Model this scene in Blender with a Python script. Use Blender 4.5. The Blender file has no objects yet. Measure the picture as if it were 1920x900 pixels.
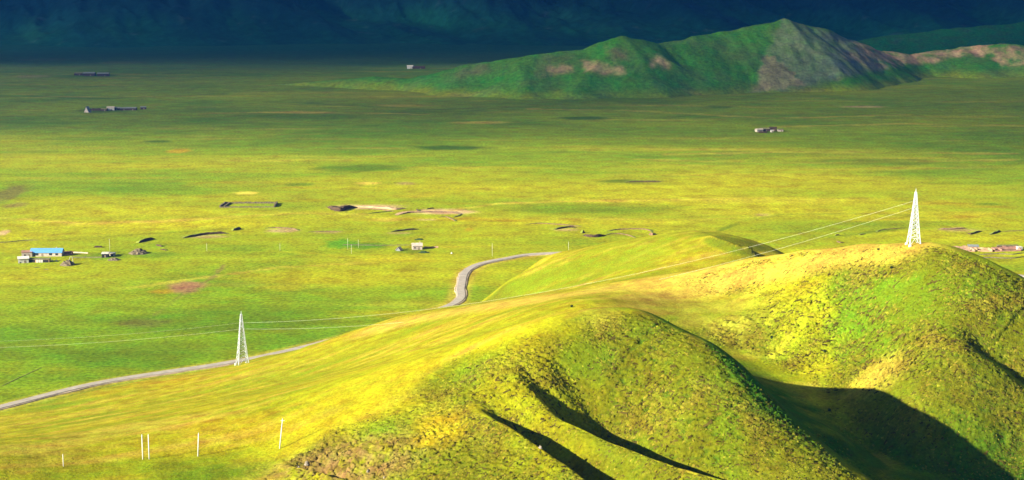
import bpy, math, random
import numpy as np
from mathutils import Vector, Matrix

random.seed(7)
rng = np.random.default_rng(11)
SC = bpy.context.scene
COL = SC.collection

# ------------------------------------------------------------------ camera
CAMZ, FPX, PITCH = 245.0, 3045.0, math.radians(10.2)
cd = bpy.data.cameras.new('camera'); cam = bpy.data.objects.new('camera', cd); COL.objects.link(cam)
cd.sensor_width = 36.0; cd.lens = 36.0 * FPX / 1920.0
cd.clip_start = 1.0; cd.clip_end = 40000.0
cam.location = (0, 0, CAMZ); cam.rotation_euler = (math.pi / 2 - PITCH, 0, 0)
SC.camera = cam

# ------------------------------------------------------------------ light
SUN_EL, SUN_BACK = math.radians(21.5), math.radians(27)
SUN = Vector((-math.cos(SUN_EL) * math.cos(SUN_BACK), -math.cos(SUN_EL) * math.sin(SUN_BACK), math.sin(SUN_EL)))
world = bpy.data.worlds.new('World'); SC.world = world; world.use_nodes = True
wn = world.node_tree.nodes; wl = world.node_tree.links
sky = wn.new('ShaderNodeTexSky'); sky.sky_type = 'NISHITA'; sky.sun_disc = False
sky.sun_elevation = SUN_EL; sky.sun_rotation = math.atan2(SUN.x, SUN.y); sky.altitude = 3400; sky.air_density = 0.7; sky.dust_density = 0.3
bg = wn['Background']; bg.inputs[1].default_value = 0.05
wl.new(sky.outputs[0], bg.inputs[0])
ld = bpy.data.lights.new('sun', 'SUN'); ld.energy = 5.0; ld.angle = math.radians(0.5); ld.color = (1.0, 0.93, 0.78)
lo = bpy.data.objects.new('sun', ld); COL.objects.link(lo); lo.rotation_euler = SUN.to_track_quat('Z', 'Y').to_euler()
SC.view_settings.view_transform = 'Standard'; SC.view_settings.look = 'None'
SC.view_settings.exposure = 2.0; SC.view_settings.gamma = 1.0; SC.view_settings.use_curve_mapping = False
SC.cycles.use_denoising = True; SC.cycles.volume_bounces = 0; SC.cycles.max_bounces = 5
SC.cycles.transparent_max_bounces = 12

# ------------------------------------------------------------------ photo <-> place
CP, SP = math.cos(PITCH), math.sin(PITCH)
def ray(px, py):
    u = (px - 960) / FPX; v = (450 - py) / FPX
    return np.array([u, CP + v * SP, -SP + v * CP])
def at(px, py, Y):
    d = ray(px, py); return np.array([0, 0, CAMZ]) + d * (Y / d[1])
def plain(px, py):
    d = ray(px, py); return np.array([0, 0, CAMZ]) + d * (-CAMZ / d[2])
def project(x, y, z):
    dz = z - CAMZ
    dep = y * CP - dz * SP; up = y * SP + dz * CP
    return 960 + FPX * x / dep, 450 - FPX * up / dep

# ------------------------------------------------------------------ noise
_perm = rng.permutation(256); _perm = np.concatenate([_perm, _perm])
_ang = rng.random(256) * 2 * np.pi; _gx, _gy = np.cos(_ang), np.sin(_ang)
def perlin(x, y):
    x, y = np.broadcast_arrays(np.asarray(x, float), np.asarray(y, float))
    if x.size <= 32768: return _perlin(x, y)
    a, b = x.ravel(), y.ravel(); out = np.empty(a.size)
    for k in range(0, a.size, 32768): out[k:k + 32768] = _perlin(a[k:k + 32768], b[k:k + 32768])
    return out.reshape(x.shape)
def _perlin(x, y):
    xf = np.floor(x); yf = np.floor(y)
    xi = xf.astype(np.int64) & 255; yi = yf.astype(np.int64) & 255
    fx = x - xf; fy = y - yf
    u = fx * fx * fx * (fx * (fx * 6 - 15) + 10); v = fy * fy * fy * (fy * (fy * 6 - 15) + 10)
    def g(ix, iy, dx, dy):
        h = _perm[_perm[ix & 255] + (iy & 255)]
        return _gx[h] * dx + _gy[h] * dy
    a = g(xi, yi, fx, fy); b = g(xi + 1, yi, fx - 1, fy)
    c = g(xi, yi + 1, fx, fy - 1); d = g(xi + 1, yi + 1, fx - 1, fy - 1)
    return ((a + u * (b - a)) * (1 - v) + (c + u * (d - c)) * v) * 1.5
def fbm(x, y, o=4, gain=0.5):
    s = 0; a = 1.0; t = 0
    for i in range(o):
        s = s + a * perlin(x + 17.3 * i, y - 9.1 * i); t += a; a *= gain; x = x * 2.03; y = y * 2.03
    return s / t
def ridged(x, y, o=4):
    s = 0; a = 1.0; t = 0
    for i in range(o):
        s = s + a * (1 - np.abs(perlin(x + 5.7 * i, y + 3.1 * i)) * 1.6); t += a; a *= 0.5; x = x * 2.07; y = y * 2.07
    return s / t
def sstep(a, b, x):
    t = np.clip((x - a) / (b - a), 0, 1); return t * t * (3 - 2 * t)
def mixc(c, d, m):
    return c + (np.asarray(d) - c) * np.asarray(m)[..., None]
def seg_dist(x, y, pts):
    """distance to a polyline, signed side (+ = right of its direction), parameter 0..1"""
    best = np.full(x.shape, 1e9); side = np.zeros(x.shape); par = np.zeros(x.shape); val = np.zeros(x.shape)
    n = len(pts) - 1
    for i in range(n):
        ax, ay = pts[i][:2]; bx, by = pts[i + 1][:2]
        dx, dy = bx - ax, by - ay; L2 = dx * dx + dy * dy
        t = np.clip(((x - ax) * dx + (y - ay) * dy) / L2, 0, 1)
        d = np.hypot(x - ax - t * dx, y - ay - t * dy)
        m = d < best
        best = np.where(m, d, best); par = np.where(m, (i + t) / n, par)
        side = np.where(m, np.sign((x - ax) * dy - (y - ay) * dx), side)
        if len(pts[i]) > 2: val = np.where(m, pts[i][2] + t * (pts[i + 1][2] - pts[i][2]), val)
    return best, side, par, val

# ------------------------------------------------------------------ foreground ridge: its surveyed points
RP = [  # (photo x, photo y, distance)
 (0,885,500),(120,878,512),(275,863,520),(371,857,522),(525,842,524),(640,800,528),(760,765,532),(850,735,537),
 (930,662,547),(1040,615,555),(1130,590,560),(1190,578,563),(1250,592,561),
 (0,905,492),(300,905,497),(500,905,497),(700,905,489),(850,905,482),(1000,905,477),(1150,905,473),(1300,905,471),(1450,905,474),(1600,905,486),
 (1000,770,512),(1150,740,518),(1300,740,516),(1200,655,541),(1400,800,505),(860,830,503),
 (1340,628,553),(1400,678,544),(1480,757,531),(1560,822,518),(1650,890,506),(1750,960,490),
 (1330,608,694),(1330,560,735),(1300,570,725),(1250,545,752),(1270,588,705),(1400,540,732),(1400,600,692),(1400,650,676),(1500,510,722),(1500,600,680),(1500,700,650),
 (1600,488,710),(1600,620,668),(1600,700,642),(1600,760,620),(1700,600,655),(1700,700,622),(1700,790,598),(1750,880,582),(1850,650,629),(1850,815,592),(1900,890,582),(1920,700,622),(1920,600,645),(1650,850,598),
 (0,830,640),(300,770,705),(600,700,776),(860,572,900),(860,650,680),(1000,552,870),(1000,610,602),(1150,533,835),(1100,565,715),
 (1250,515,805),(1400,484,765),(1500,470,740),(1600,462,720),(1713,457,703),(1760,457,698),(1800,468,693),(1860,492,686),(1920,520,678),(1980,550,670),
 (600,653,962),(650,638,950),(700,614,935),(780,587,918),(830,575,905),
 (950,530,1080),(1020,482,1170),(1100,465,1145),(1180,450,1125),(1260,440,1105),(1330,434,1095),(1385,443,1065),(1440,462,1010),
 (1150,500,1030),(1250,480,1010),(1350,466,1000),(455,684,930),
]
RX = [(-34,1060,-7),(-70,1010,-5),(-120,975,-4),(60,1260,-9),(0,1215,-6),(-5,1150,0),(150,1180,8),(160,1250,-9),(215,1110,12),(240,1160,-8),
 (210,960,30),(260,1100,-8),(345,1060,-9),(330,660,88),(430,640,55),(310,790,20),(330,900,-8),(240,860,35),(400,780,-6),(520,850,-8),(540,960,-9),(560,700,10),
 (-400,620,35),(-420,830,-8),(-340,490,78),(-520,520,50),(-560,760,-9),(-300,400,35),(0,400,52),(150,390,50),(250,450,25),(330,490,32),(430,560,40),
 (0,300,12),(-200,300,8),(200,300,6),(350,420,2),(-300,200,-12),(0,200,-12),(300,200,-12),(500,400,-8),(-500,350,10),
 (100,618,74),(122,588,66),(150,562,54),(190,548,46),(245,575,60),(330,590,74),(78,645,81),(-30,1300,-12),(300,1200,-12),(-200,1000,-9),(-330,880,-8),(500,1100,-12)]
def _road_pts():
    return [plain(-260, 825), plain(-120, 793), plain(0, 765), plain(200, 717), plain(455, 677), plain(640, 634), plain(760, 602), plain(856, 567),
            plain(864, 540), plain(872, 512), plain(898, 497), plain(950, 486), plain(1020, 477), np.array([115, 1305, 0]), np.array([235, 1268, 0]),
            np.array([325, 1235, 0]), np.array([390, 1205, 0]), np.array([470, 1120, 0]), np.array([600, 1000, 0])]
ROADP = [p[:2] for p in _road_pts()]
_P = [at(*p) for p in RP] + [np.array(p, float) for p in RX]
for p in [(1190,578,563),(1250,592,561),(1340,628,553),(1400,678,544),(1480,757,531),(1560,822,518),(1650,890,506)]:
    q = at(*p); k_ = 3.0 if p[0] < 1240 else 8.0 if p[0] < 1300 else 11.0
    _P.append(q + np.array([7.0, 10.0, -k_]))
    if p[0] > 1240: _P.append(q + np.array([15.0, 24.0, -26.0]))
for p in [(1500,470,740),(1600,462,720),(1713,457,703),(1760,457,698),(1800,468,693),(1860,492,686),(1920,520,678),(1980,550,670)]:
    _P.append(at(*p) + np.array([4.0, 30.0, -11.0])); _P.append(at(*p) + np.array([10.0, 75.0, -38.0]))
for q in (plain(0, 777), plain(200, 729), plain(330, 705), plain(560, 662), plain(650, 640)):
    _P.append(np.array([q[0], q[1], 0.4]))
_P = np.array(_P)
def _U(r2): return r2 * np.log(r2 + 1e-9) * 0.5
_S = 100.0
def _tps_fit(P, lam):
    X = P[:, :2] / _S; n = len(X)
    K = _U(((X[:, None] - X[None]) ** 2).sum(-1)) + lam * np.eye(n)
    Q = np.concatenate([np.ones((n, 1)), X], 1)
    A = np.block([[K, Q], [Q.T, np.zeros((3, 3))]])
    return X, np.linalg.solve(A, np.concatenate([P[:, 2], np.zeros(3)]))
_TX, _TW = _tps_fit(_P, 0.004)
def ridge_smooth(x, y):
    sh = np.shape(x); X_ = np.ravel(x) / _S; Y_ = np.ravel(y) / _S; out = np.empty(len(X_))
    for k in range(0, len(X_), 16384):
        x = X_[k:k + 16384]; y = Y_[k:k + 16384]
        z = _TW[-3] + _TW[-2] * x + _TW[-1] * y
        for i in range(len(_TX)):
            z += _TW[i] * _U((x - _TX[i, 0]) ** 2 + (y - _TX[i, 1]) ** 2)
        out[k:k + 16384] = z
    return out.reshape(sh)
def hit_ridge(px, py, lo=440, hi=1250):
    d = ray(px, py); Y = np.arange(lo, hi, 1.0); t = Y / d[1]
    below = ridge_smooth(d[0] * t, Y) > CAMZ + d[2] * t
    k = int(np.argmax(below)); return np.array([d[0] * t[k], Y[k], CAMZ + d[2] * t[k]])

GULLIES = [  # polyline in the photo, depth, width of the lit flank, width of the shaded flank
 ([(960,672),(1060,720),(1160,775),(1260,825),(1360,872),(1450,915)], 19.0, 34.0, 5.0),
 ([(900,742),(960,780),(1030,825),(1090,865),(1150,910)], 13.0, 26.0, 4.0),
 ([(1010,640),(1090,680),(1180,735),(1280,790)], 3.5, 14.0, 5.0),
 ([(1790,590),(1850,640),(1900,675),(1980,730)], 6.0, 18.0, 7.0),
 ([(540,862),(620,882),(720,915)], 5.0, 9.0, 2.0),
 ([(1338,441),(1365,451),(1395,462)], 15.0, 36.0, 4.0),
]
_G = [([tuple(hit_ridge(*p, lo=960 if g[0][0][1] < 500 else 440)[:2]) for p in g[0]],) + g[1:] for g in GULLIES]
def ridge_base(x, y):
    z = ridge_smooth(x, y)
    for pts, dep, wl_, wr in _G:
        d, s, t, _ = seg_dist(x, y, pts)
        grow = sstep(-.05, 0.38, t)
        # a step down to the right of the line: steep shaded wall, long lit flank climbing back
        right = np.where(s < 0, np.exp(-(d / wl_) ** 1.3), np.exp(-(d / wr) ** 2))
        z = z - dep * grow * right + np.where(s > 0, .22 * dep * grow * np.exp(-((d - 1.6 * wr) / (1.6 * wr)) ** 2), 0)
    return z
def ground_h(x, y):
    return 0.9 * fbm(x / 260, y / 200, 3)
def gz(x, y): return float(ground_h(np.array([x]), np.array([y]))[0])
def rz(x, y): return float(ridge_base(np.array([x]), np.array([y]))[0])

# ------------------------------------------------------------------ mesh helpers
def grid_mesh(name, x, y, z, col=None, mat=None, kind='structure'):
    nr, nc = x.shape
    me = bpy.data.meshes.new(name)
    co = np.stack([x, y, z], -1).reshape(-1, 3).astype(np.float32)
    i = np.arange(nr * nc).reshape(nr, nc)
    q = np.stack([i[:-1, :-1], i[:-1, 1:], i[1:, 1:], i[1:, :-1]], -1).reshape(-1, 4).astype(np.int32)
    me.vertices.add(len(co)); me.vertices.foreach_set('co', co.ravel())
    me.loops.add(q.size); me.loops.foreach_set('vertex_index', q.ravel())
    me.polygons.add(len(q)); me.polygons.foreach_set('loop_start', np.arange(0, q.size, 4, dtype=np.int32))
    me.polygons.foreach_set('use_smooth', np.ones(len(q), bool))
    me.update(calc_edges=True)
    if col is not None:
        a = me.color_attributes.new('albedo', 'FLOAT_COLOR', 'POINT')
        c = np.ones((len(co), 4), np.float32); c[:, :col.shape[-1]] = col.reshape(len(co), -1)
        a.data.foreach_set('color', c.ravel())
    if mat: me.materials.append(mat)
    o = bpy.data.objects.new(name, me); COL.objects.link(o)
    if kind: o['kind'] = kind
    return o
def polar(ang_in, n_in, ang_out, n_out, radii):
    a = np.concatenate([np.linspace(-ang_out, -ang_in, n_out, endpoint=False), np.linspace(-ang_in, ang_in, n_in), np.linspace(ang_in, ang_out, n_out + 1)[1:]])
    a = np.radians(a); A, R = np.meshgrid(a, radii)
    return R * np.tan(A), R    # a fan of rows at constant distance

# ------------------------------------------------------------------ materials
def new_mat(name):
    m = bpy.data.materials.new(name); m.use_nodes = True
    return m, m.node_tree.nodes, m.node_tree.links, m.node_tree.nodes['Principled BSDF']
def land_mat(name, fine, coarse, bump=0.5, bump_dist=0.3, var=0.5, stretch=(1, 1, 1), rough=0.95):
    m, n, l, b = new_mat(name)
    at_ = n.new('ShaderNodeAttribute'); at_.attribute_name = 'albedo'
    tc = n.new('ShaderNodeNewGeometry'); mp = n.new('ShaderNodeMapping'); mp.inputs['Scale'].default_value = stretch
    l.new(tc.outputs['Position'], mp.inputs[0])
    def noise(s, d):
        t = n.new('ShaderNodeTexNoise'); t.inputs['Scale'].default_value = s; t.inputs['Detail'].default_value = d
        t.inputs['Roughness'].default_value = 0.65; l.new(mp.outputs[0], t.inputs['Vector']); return t
    a, c = noise(fine, 5), noise(coarse, 6)
    def ramp(src, lo, hi):
        r = n.new('ShaderNodeMapRange'); r.inputs['From Min'].default_value = 0.3; r.inputs['From Max'].default_value = 0.7
        r.inputs['To Min'].default_value = lo; r.inputs['To Max'].default_value = hi; l.new(src, r.inputs['Value']); return r.outputs[0]
    mu = n.new('ShaderNodeMath'); mu.operation = 'MULTIPLY'
    l.new(ramp(a.outputs[0], 1 - var, 1 + var), mu.inputs[0]); l.new(ramp(c.outputs[0], 1 - var * .6, 1 + var * .6), mu.inputs[1])
    vm = n.new('ShaderNodeVectorMath'); vm.operation = 'SCALE'
    l.new(at_.outputs['Color'], vm.inputs[0]); l.new(mu.outputs[0], vm.inputs['Scale'])
    # drier and fresher blades side by side
    hs = n.new('ShaderNodeHueSaturation'); l.new(ramp(c.outputs[0], 0.475, 0.53), hs.inputs['Hue']); l.new(vm.outputs[0], hs.inputs['Color'])
    l.new(hs.outputs[0], b.inputs['Base Color'])
    bp = n.new('ShaderNodeBump'); bp.inputs['Strength'].default_value = bump; bp.inputs['Distance'].default_value = bump_dist
    l.new(a.outputs[0], bp.inputs['Height']); l.new(bp.outputs[0], b.inputs['Normal'])
    b.inputs['Roughness'].default_value = rough; b.inputs['Specular IOR Level'].default_value = 0.02
    return m
def plain_mat(name, c, rough=0.85, var=0.25, scale=0.6, bump=0.0, metal=0.0, spec=0.25):
    m, n, l, b = new_mat(name)
    tc = n.new('ShaderNodeNewGeometry'); t = n.new('ShaderNodeTexNoise'); t.inputs['Scale'].default_value = scale; t.inputs['Detail'].default_value = 6
    l.new(tc.outputs['Position'], t.inputs['Vector'])
    r = n.new('ShaderNodeMapRange'); r.inputs['From Min'].default_value = .3; r.inputs['From Max'].default_value = .7
    r.inputs['To Min'].default_value = 1 - var; r.inputs['To Max'].default_value = 1 + var; l.new(t.outputs[0], r.inputs['Value'])
    vm = n.new('ShaderNodeVectorMath'); vm.operation = 'SCALE'; vm.inputs[0].default_value = c; l.new(r.outputs[0], vm.inputs['Scale'])
    l.new(vm.outputs[0], b.inputs['Base Color']); b.inputs['Roughness'].default_value = rough; b.inputs['Metallic'].default_value = metal
    b.inputs['Specular IOR Level'].default_value = spec
    if bump:
        bp = n.new('ShaderNodeBump'); bp.inputs['Strength'].default_value = bump; bp.inputs['Distance'].default_value = 0.2
        l.new(t.outputs[0], bp.inputs['Height']); l.new(bp.outputs[0], b.inputs['Normal'])
    return m

GREEN = np.array([0.085, 0.155, 0.005]); LIME = np.array([0.160, 0.210, 0.005]); YEL = np.array([0.285, 0.244, 0.005])
STRAW = np.array([0.42, 0.29, 0.04]); OCHRE = np.array([0.31, 0.175, 0.006]); TAN = np.array([0.40, 0.26, 0.125]); SOIL = np.array([0.16, 0.085, 0.04])
DKGRASS = np.array([0.038, 0.082, 0.004])

# ------------------------------------------------------------------ ground (the plain)
def patch(x, y, px, py, w, h, soft=0.5):
    c = plain(px, py); a = plain(px - w / 2, py); b0 = plain(px, py - h / 2); b1 = plain(px, py + h / 2)
    rx = c[0] - a[0]; ry = (b0[1] - b1[1]) / 2
    d = np.sqrt(((x - c[0]) / rx) ** 2 + ((y - (b0[1] + b1[1]) / 2) / ry) ** 2) + 0.35 * fbm(x / (rx * .5) + px, y / (ry * .5), 3)
    return 1 - sstep(1 - soft, 1 + soft * .4, d)
def plain_colour(x, y):
    n1 = fbm(x / 420 + 3, y / 260, 5); n2 = fbm(x / 130, y / 90 + 7, 4); n3 = fbm(x / 520 + 9, y / 45 + 2, 5, 0.6); n4 = fbm(x / 60 + 4, y / 18, 4, .6)
    px, py = project(x, y, 0 * x)
    c = np.broadcast_to(LIME, x.shape + (3,)).copy()
    far = sstep(1500, 2300, y); near = 1 - sstep(950, 1250, y)
    c = mixc(c, np.array([.285, .262, .006]), np.clip(0.52 + 1.4 * n1 + .7 * n3 - .7 * near - .85 * far, 0, .95))
    c = mixc(c, GREEN, np.clip(-0.22 - 1.3 * n1 + .9 * n2 + .55 * near + .5 * far + .8 * n4, 0, .85))
    c = mixc(c, STRAW, np.clip(-.35 + 1.6 * n3 + 0.6 * n4, 0, .55) * (.35 + .65 * far))
    c = mixc(c, DKGRASS, np.clip(-.6 - 1.4 * n4 + .9 * n2, 0, .35))
    c = mixc(c, OCHRE, np.clip(-.5 + 1.8 * fbm(x / 170 + 40, y / 60, 4), 0, .5) * (1 - far))
    P = [(845,277,160,9,DKGRASS,.95),(680,315,190,14,GREEN*.8,.9),(1095,222,110,8,DKGRASS,.9),(295,265,60,5,DKGRASS,.8),(8,366,70,44,SOIL*.7,.6),(30,385,46,12,SOIL,.5),  # soil-coloured patches at the left edge stand in for a soft shadow band
         (1180,340,130,8,DKGRASS,.85),(1215,340,70,5,SOIL*.6,.8),(560,345,60,7,GREEN*.7,.7),(1430,402,36,4,TAN*.8,.5),(463,362,52,6,STRAW*1.15,.95),(690,343,50,6,STRAW*1.1,.8),(760,344,40,6,TAN*.9,.5),
         (335,283,50,9,OCHRE*1.2,.7),(350,536,80,18,TAN*np.array([.62,.5,.45]),.95),(310,546,70,8,OCHRE,.7),(345,545,60,10,SOIL*1.4,.8),(270,605,110,18,SOIL*.8,.6),(5,437,24,12,TAN,.95),
         (1120,392,360,26,GREEN*.9,.6),(640,457,70,20,np.array([.08,.2,.006]),.95),(690,461,90,14,np.array([.07,.16,.006]),.9),(770,470,70,12,GREEN*.7,.6),(200,480,120,16,GREEN,.7),(290,478,90,14,GREEN*1.05,.7),
         (530,433,70,8,TAN*.8,.8),(615,435,60,5,TAN*.8,.6),(690,388,150,9,TAN,.85),(830,397,130,11,TAN*1.1,.95),(800,412,40,4,TAN*.8,.7),(880,430,22,7,OCHRE,.7),(725,412,60,9,STRAW*.9,.5),
         (390,444,90,6,TAN*.8,.7),(1060,431,60,4,TAN,.6),(750,437,50,4,TAN*.8,.6),(1250,260,700,40,GREEN*.9,.35),(700,255,600,30,GREEN*.8,.3),(1620,200,90,4,TAN,.7),(1350,200,60,5,DKGRASS,.7),
         (760,198,120,5,STRAW*.9,.6),(900,230,130,5,STRAW,.6),(560,211,170,4,STRAW,.7),(200,207,120,12,DKGRASS,.7),(180,141,90,6,DKGRASS,.8),(1440,246,70,8,DKGRASS,.6),(60,143,80,6,TAN*.7,.4),
         (1800,432,90,6,TAN*.7,.7),(1640,303,300,14,GREEN*.7,.6),(250,665,330,60,GREEN*.75,.55),(420,600,520,50,GREEN*.8,.5),(640,520,500,30,YEL,.5),(330,420,420,10,YEL*1.15,.6),(1850,383,60,6,GREEN*.6,.6),
         (80,112,120,6,STRAW*.8,.6),(230,117,110,6,STRAW*.9,.6),(300,310,500,12,YEL,.5),(950,350,600,20,YEL*1.05,.4),(1500,340,700,30,YEL*.95,.4),(1700,420,300,14,GREEN*.9,.5),(1560,425,320,24,GREEN*.95,.4)]
    for a in P: c = mixc(c, a[4], patch(x, y, *a[:4]) * a[5])
    c = mixc(c, np.array([.035, .085, .018]), .85 * sstep(3100, 3560, y + 90 * n1))  # far band darkened towards the mountains: cloud shade put into the colour
    for pts, w, col, a in [([(850,394),(940,381),(1050,378),(1250,374),(1440,372)],7,STRAW,.6),([(1000,408),(1150,411),(1300,412),(1450,404)],6,STRAW,.6),([(1350,432),(1390,416),(1460,402),(1600,400),(1700,404)],6,DKGRASS,.55),
                           ([(1560,444),(1700,428),(1930,433)],6,DKGRASS,.5),([(-20,408),(150,418),(280,416),(420,408),(560,400),(700,404)],8,STRAW,.6),([(120,448),(300,436),(420,430)],5,DKGRASS,.5),([(100,560),(330,528),(520,502),(700,492)],5,STRAW,.45),
                           ([(420,498),(400,520),(330,560),(290,590)],3,SOIL,.5),([(500,470),(640,480),(860,478)],5,YEL*1.2,.5),([(1200,300),(1500,306),(1900,300)],12,STRAW,.35),([(900,312),(1200,322),(1600,318)],10,YEL*1.2,.4),
                           ([(380,213),(560,210),(800,214)],14,STRAW,.6),([(1000,204),(1200,208),(1450,222),(1700,215)],14,STRAW,.5),([(1250,290),(1500,285),(1900,288)],12,STRAW,.4),([(500,190),(800,205),(1000,200)],12,DKGRASS,.5),([(1450,238),(1700,232),(1920,236)],12,STRAW,.45),([(0,180),(200,185),(420,176)],14,DKGRASS,.5)]:
        d, s_, t, _ = seg_dist(x, y, [tuple(plain(*p)[:2]) for p in pts])
        c = mixc(c, col, a * (1 - sstep(w * .3, w, d + w * 1.2 * n4)) * np.clip(.7 + 1.2 * n2, 0, 1))
    d, s, t, _ = seg_dist(x, y, ROADP)
    c = mixc(c, STRAW * .9, .5 * (1 - sstep(5, 11, d)))
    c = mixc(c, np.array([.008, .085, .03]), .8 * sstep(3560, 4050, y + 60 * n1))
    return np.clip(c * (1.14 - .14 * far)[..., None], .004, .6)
M_PLAIN = land_mat('plain_grass', 0.35, 0.045, bump=0.6, bump_dist=.5, var=.48, stretch=(1, 1, 1))
rad = np.concatenate([np.linspace(150, 700, 12, endpoint=False), np.geomspace(700, 4600, 420, endpoint=False), np.geomspace(4600, 30000, 20)])
X, Y = polar(19, 560, 62, 22, rad)
Zg = ground_h(X, Y)
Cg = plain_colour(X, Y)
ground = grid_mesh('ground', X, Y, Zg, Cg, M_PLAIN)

# ------------------------------------------------------------------ foreground ridge
rad = np.concatenate([np.linspace(210, 465, 40, endpoint=False), np.linspace(465, 572, 300, endpoint=False), np.linspace(572, 620, 60, endpoint=False),
                      np.linspace(620, 800, 330, endpoint=False), np.linspace(800, 945, 100, endpoint=False), np.linspace(945, 1300, 110)])
X, Y = polar(18.6, 960, 40, 20, rad)
Zb = ridge_base(X, Y)
fx_ = sstep(480, 760, np.abs(X)); Zb = np.maximum(Zb * (1 - fx_) - 14 * fx_, -25)
gy_, gx_ = np.gradient(Zb)
dzdy = gy_ / np.gradient(Y, axis=0); dzdx = gx_ / np.gradient(X, axis=1)
slope = np.hypot(dzdx, dzdy)
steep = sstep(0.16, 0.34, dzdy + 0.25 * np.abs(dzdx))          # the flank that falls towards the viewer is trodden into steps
st_pts = [tuple(hit_ridge(*p)[:2]) for p in [(1120,580),(1210,560),(1300,540),(1400,520),(1500,500),(1600,480),(1700,464)]]
strip = 1 - sstep(3, 15, seg_dist(X, Y, st_pts)[0] + 5 * fbm(X / 20, Y / 20, 3))
steep = steep * (1 - .8 * strip)
patchy = sstep(-.45, .15, fbm(X / 38 + 2, Y / 30, 4))
step_m = steep * (0.25 + 0.75 * patchy) * (1 - sstep(960, 1000, Y))
per = 1.0 + 0.45 * sstep(590, 650, Y)
ph = Zb / per + 1.5 * fbm(X / 7, Y / 7, 3) + .25 * fbm(X / 2.2, Y / 2.2, 2)
saw = ph - np.floor(ph); saw = np.where(saw < .72, saw / .72, (1 - saw) / .28)
lump = fbm(X / (3.6 * per) , Y / (1.35 * per) + .12 * X, 2, .5)
micro = step_m * (0.75 * per * (saw - .5) * sstep(-.45, .2, fbm(X / 4.2 + 8, Y / 3.4, 2)) + 1.0 * per * lump)
micro = micro + (1 - steep) * .22 * fbm(X / 9, Y / 9, 4) + .5 * fbm(X / 45, Y / 45, 3) + (1 - steep) * .35 * fbm((X + .35 * Y) / 14, (Y - .35 * X) / 60, 3)
# the slumped, broken turf at the bottom
sc_ = hit_ridge(640, 868); slump = np.exp(-(((X - sc_[0]) / 24) ** 2 + ((Y - sc_[1]) / 15) ** 2) ** 1.5)
br = ridged(X / 7 + 3, Y / 6, 4); crack = sstep(.80, .92, br)
micro = micro + slump * (1.0 * fbm(X / 4.5, Y / 2.2, 3, .55) - 1.5 * crack)
edge = sstep(0.0, 4.0, Zb)
Z = Zb + micro * (0.15 + .85 * edge)
# colours of the turf, with some sunlight and shade painted in
n1 = fbm(X / 70, Y / 70, 4); n2 = fbm(X / 18 + 5, Y / 14, 4); n3 = fbm((X + .45 * Y) / 90, (Y - .45 * X) / 16, 4, .6); n4 = fbm(X / 3, Y / 3, 3, .6)
bowl = sstep(50, 80, X) * sstep(575, 600, Y) * (1 - sstep(715, 740, Y)) * (1 - strip)
C = np.broadcast_to(LIME * .95, X.shape + (3,)).copy()
C = mixc(C, np.array([.270, .226, .006]), np.clip(.75 + .9 * n1 + .8 * n3, 0, 1) * (1 - steep * .75) * (1 - .75 * bowl))
C = mixc(C, STRAW * .95, np.clip(.0 + 1.4 * n3 + .4 * n2, 0, .75) * (1 - steep) * .8)
C = mixc(C, OCHRE * 1.0, np.clip(-.32 + 1.4 * fbm(X / 60 + 20, Y / 45, 4), 0, .7) * .9)
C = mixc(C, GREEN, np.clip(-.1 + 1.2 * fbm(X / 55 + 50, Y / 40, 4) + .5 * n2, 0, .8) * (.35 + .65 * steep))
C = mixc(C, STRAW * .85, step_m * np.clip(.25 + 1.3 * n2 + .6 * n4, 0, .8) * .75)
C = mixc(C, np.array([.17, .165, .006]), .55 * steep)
C = C * (1 - .38 * steep)[..., None]  # flank facing the viewer darkened, its weaker grazing light put into the colour
C = mixc(C, DKGRASS * .9, step_m * np.clip(-.1 - 1.7 * lump, 0, .8))  # low spots between lumps darkened, their shade put into the colour
lush_shade = np.maximum((1 - sstep(48, 70, Zb + 8 * n2)) * sstep(90, 130, X) * sstep(528, 550, Y) * (1 - sstep(700, 760, Y)), sstep(.12, .38, -dzdx + .12 * n2) * sstep(20, 60, X) * (1 - sstep(150, 180, X)) * sstep(505, 535, Y + .3 * X - 20) * (1 - sstep(700, 800, Y)))
C = mixc(C, np.array([.022, .088, .003]), lush_shade * .9)  # green valley grass; also darkens slopes turned from the sun, shade put in colour
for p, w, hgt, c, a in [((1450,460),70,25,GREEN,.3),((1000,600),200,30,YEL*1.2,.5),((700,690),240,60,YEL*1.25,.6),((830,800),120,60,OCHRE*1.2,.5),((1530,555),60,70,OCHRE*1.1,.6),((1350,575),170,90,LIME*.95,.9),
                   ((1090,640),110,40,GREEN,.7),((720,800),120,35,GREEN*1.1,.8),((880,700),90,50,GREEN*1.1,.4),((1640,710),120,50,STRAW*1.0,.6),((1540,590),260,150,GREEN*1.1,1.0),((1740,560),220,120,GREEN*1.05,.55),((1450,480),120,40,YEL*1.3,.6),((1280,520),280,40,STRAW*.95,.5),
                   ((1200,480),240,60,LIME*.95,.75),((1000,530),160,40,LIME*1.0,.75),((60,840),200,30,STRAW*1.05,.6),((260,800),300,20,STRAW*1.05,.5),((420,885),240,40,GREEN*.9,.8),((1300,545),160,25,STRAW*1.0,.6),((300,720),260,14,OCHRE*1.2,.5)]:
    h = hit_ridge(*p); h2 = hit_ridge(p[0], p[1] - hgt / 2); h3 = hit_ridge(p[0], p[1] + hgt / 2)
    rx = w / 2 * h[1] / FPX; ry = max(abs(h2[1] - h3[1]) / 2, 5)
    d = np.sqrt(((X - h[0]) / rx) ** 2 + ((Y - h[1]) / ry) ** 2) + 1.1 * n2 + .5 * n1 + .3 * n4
    C = mixc(C, c, .8 * a * (1 - sstep(.2, 1.5, d)))
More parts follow.
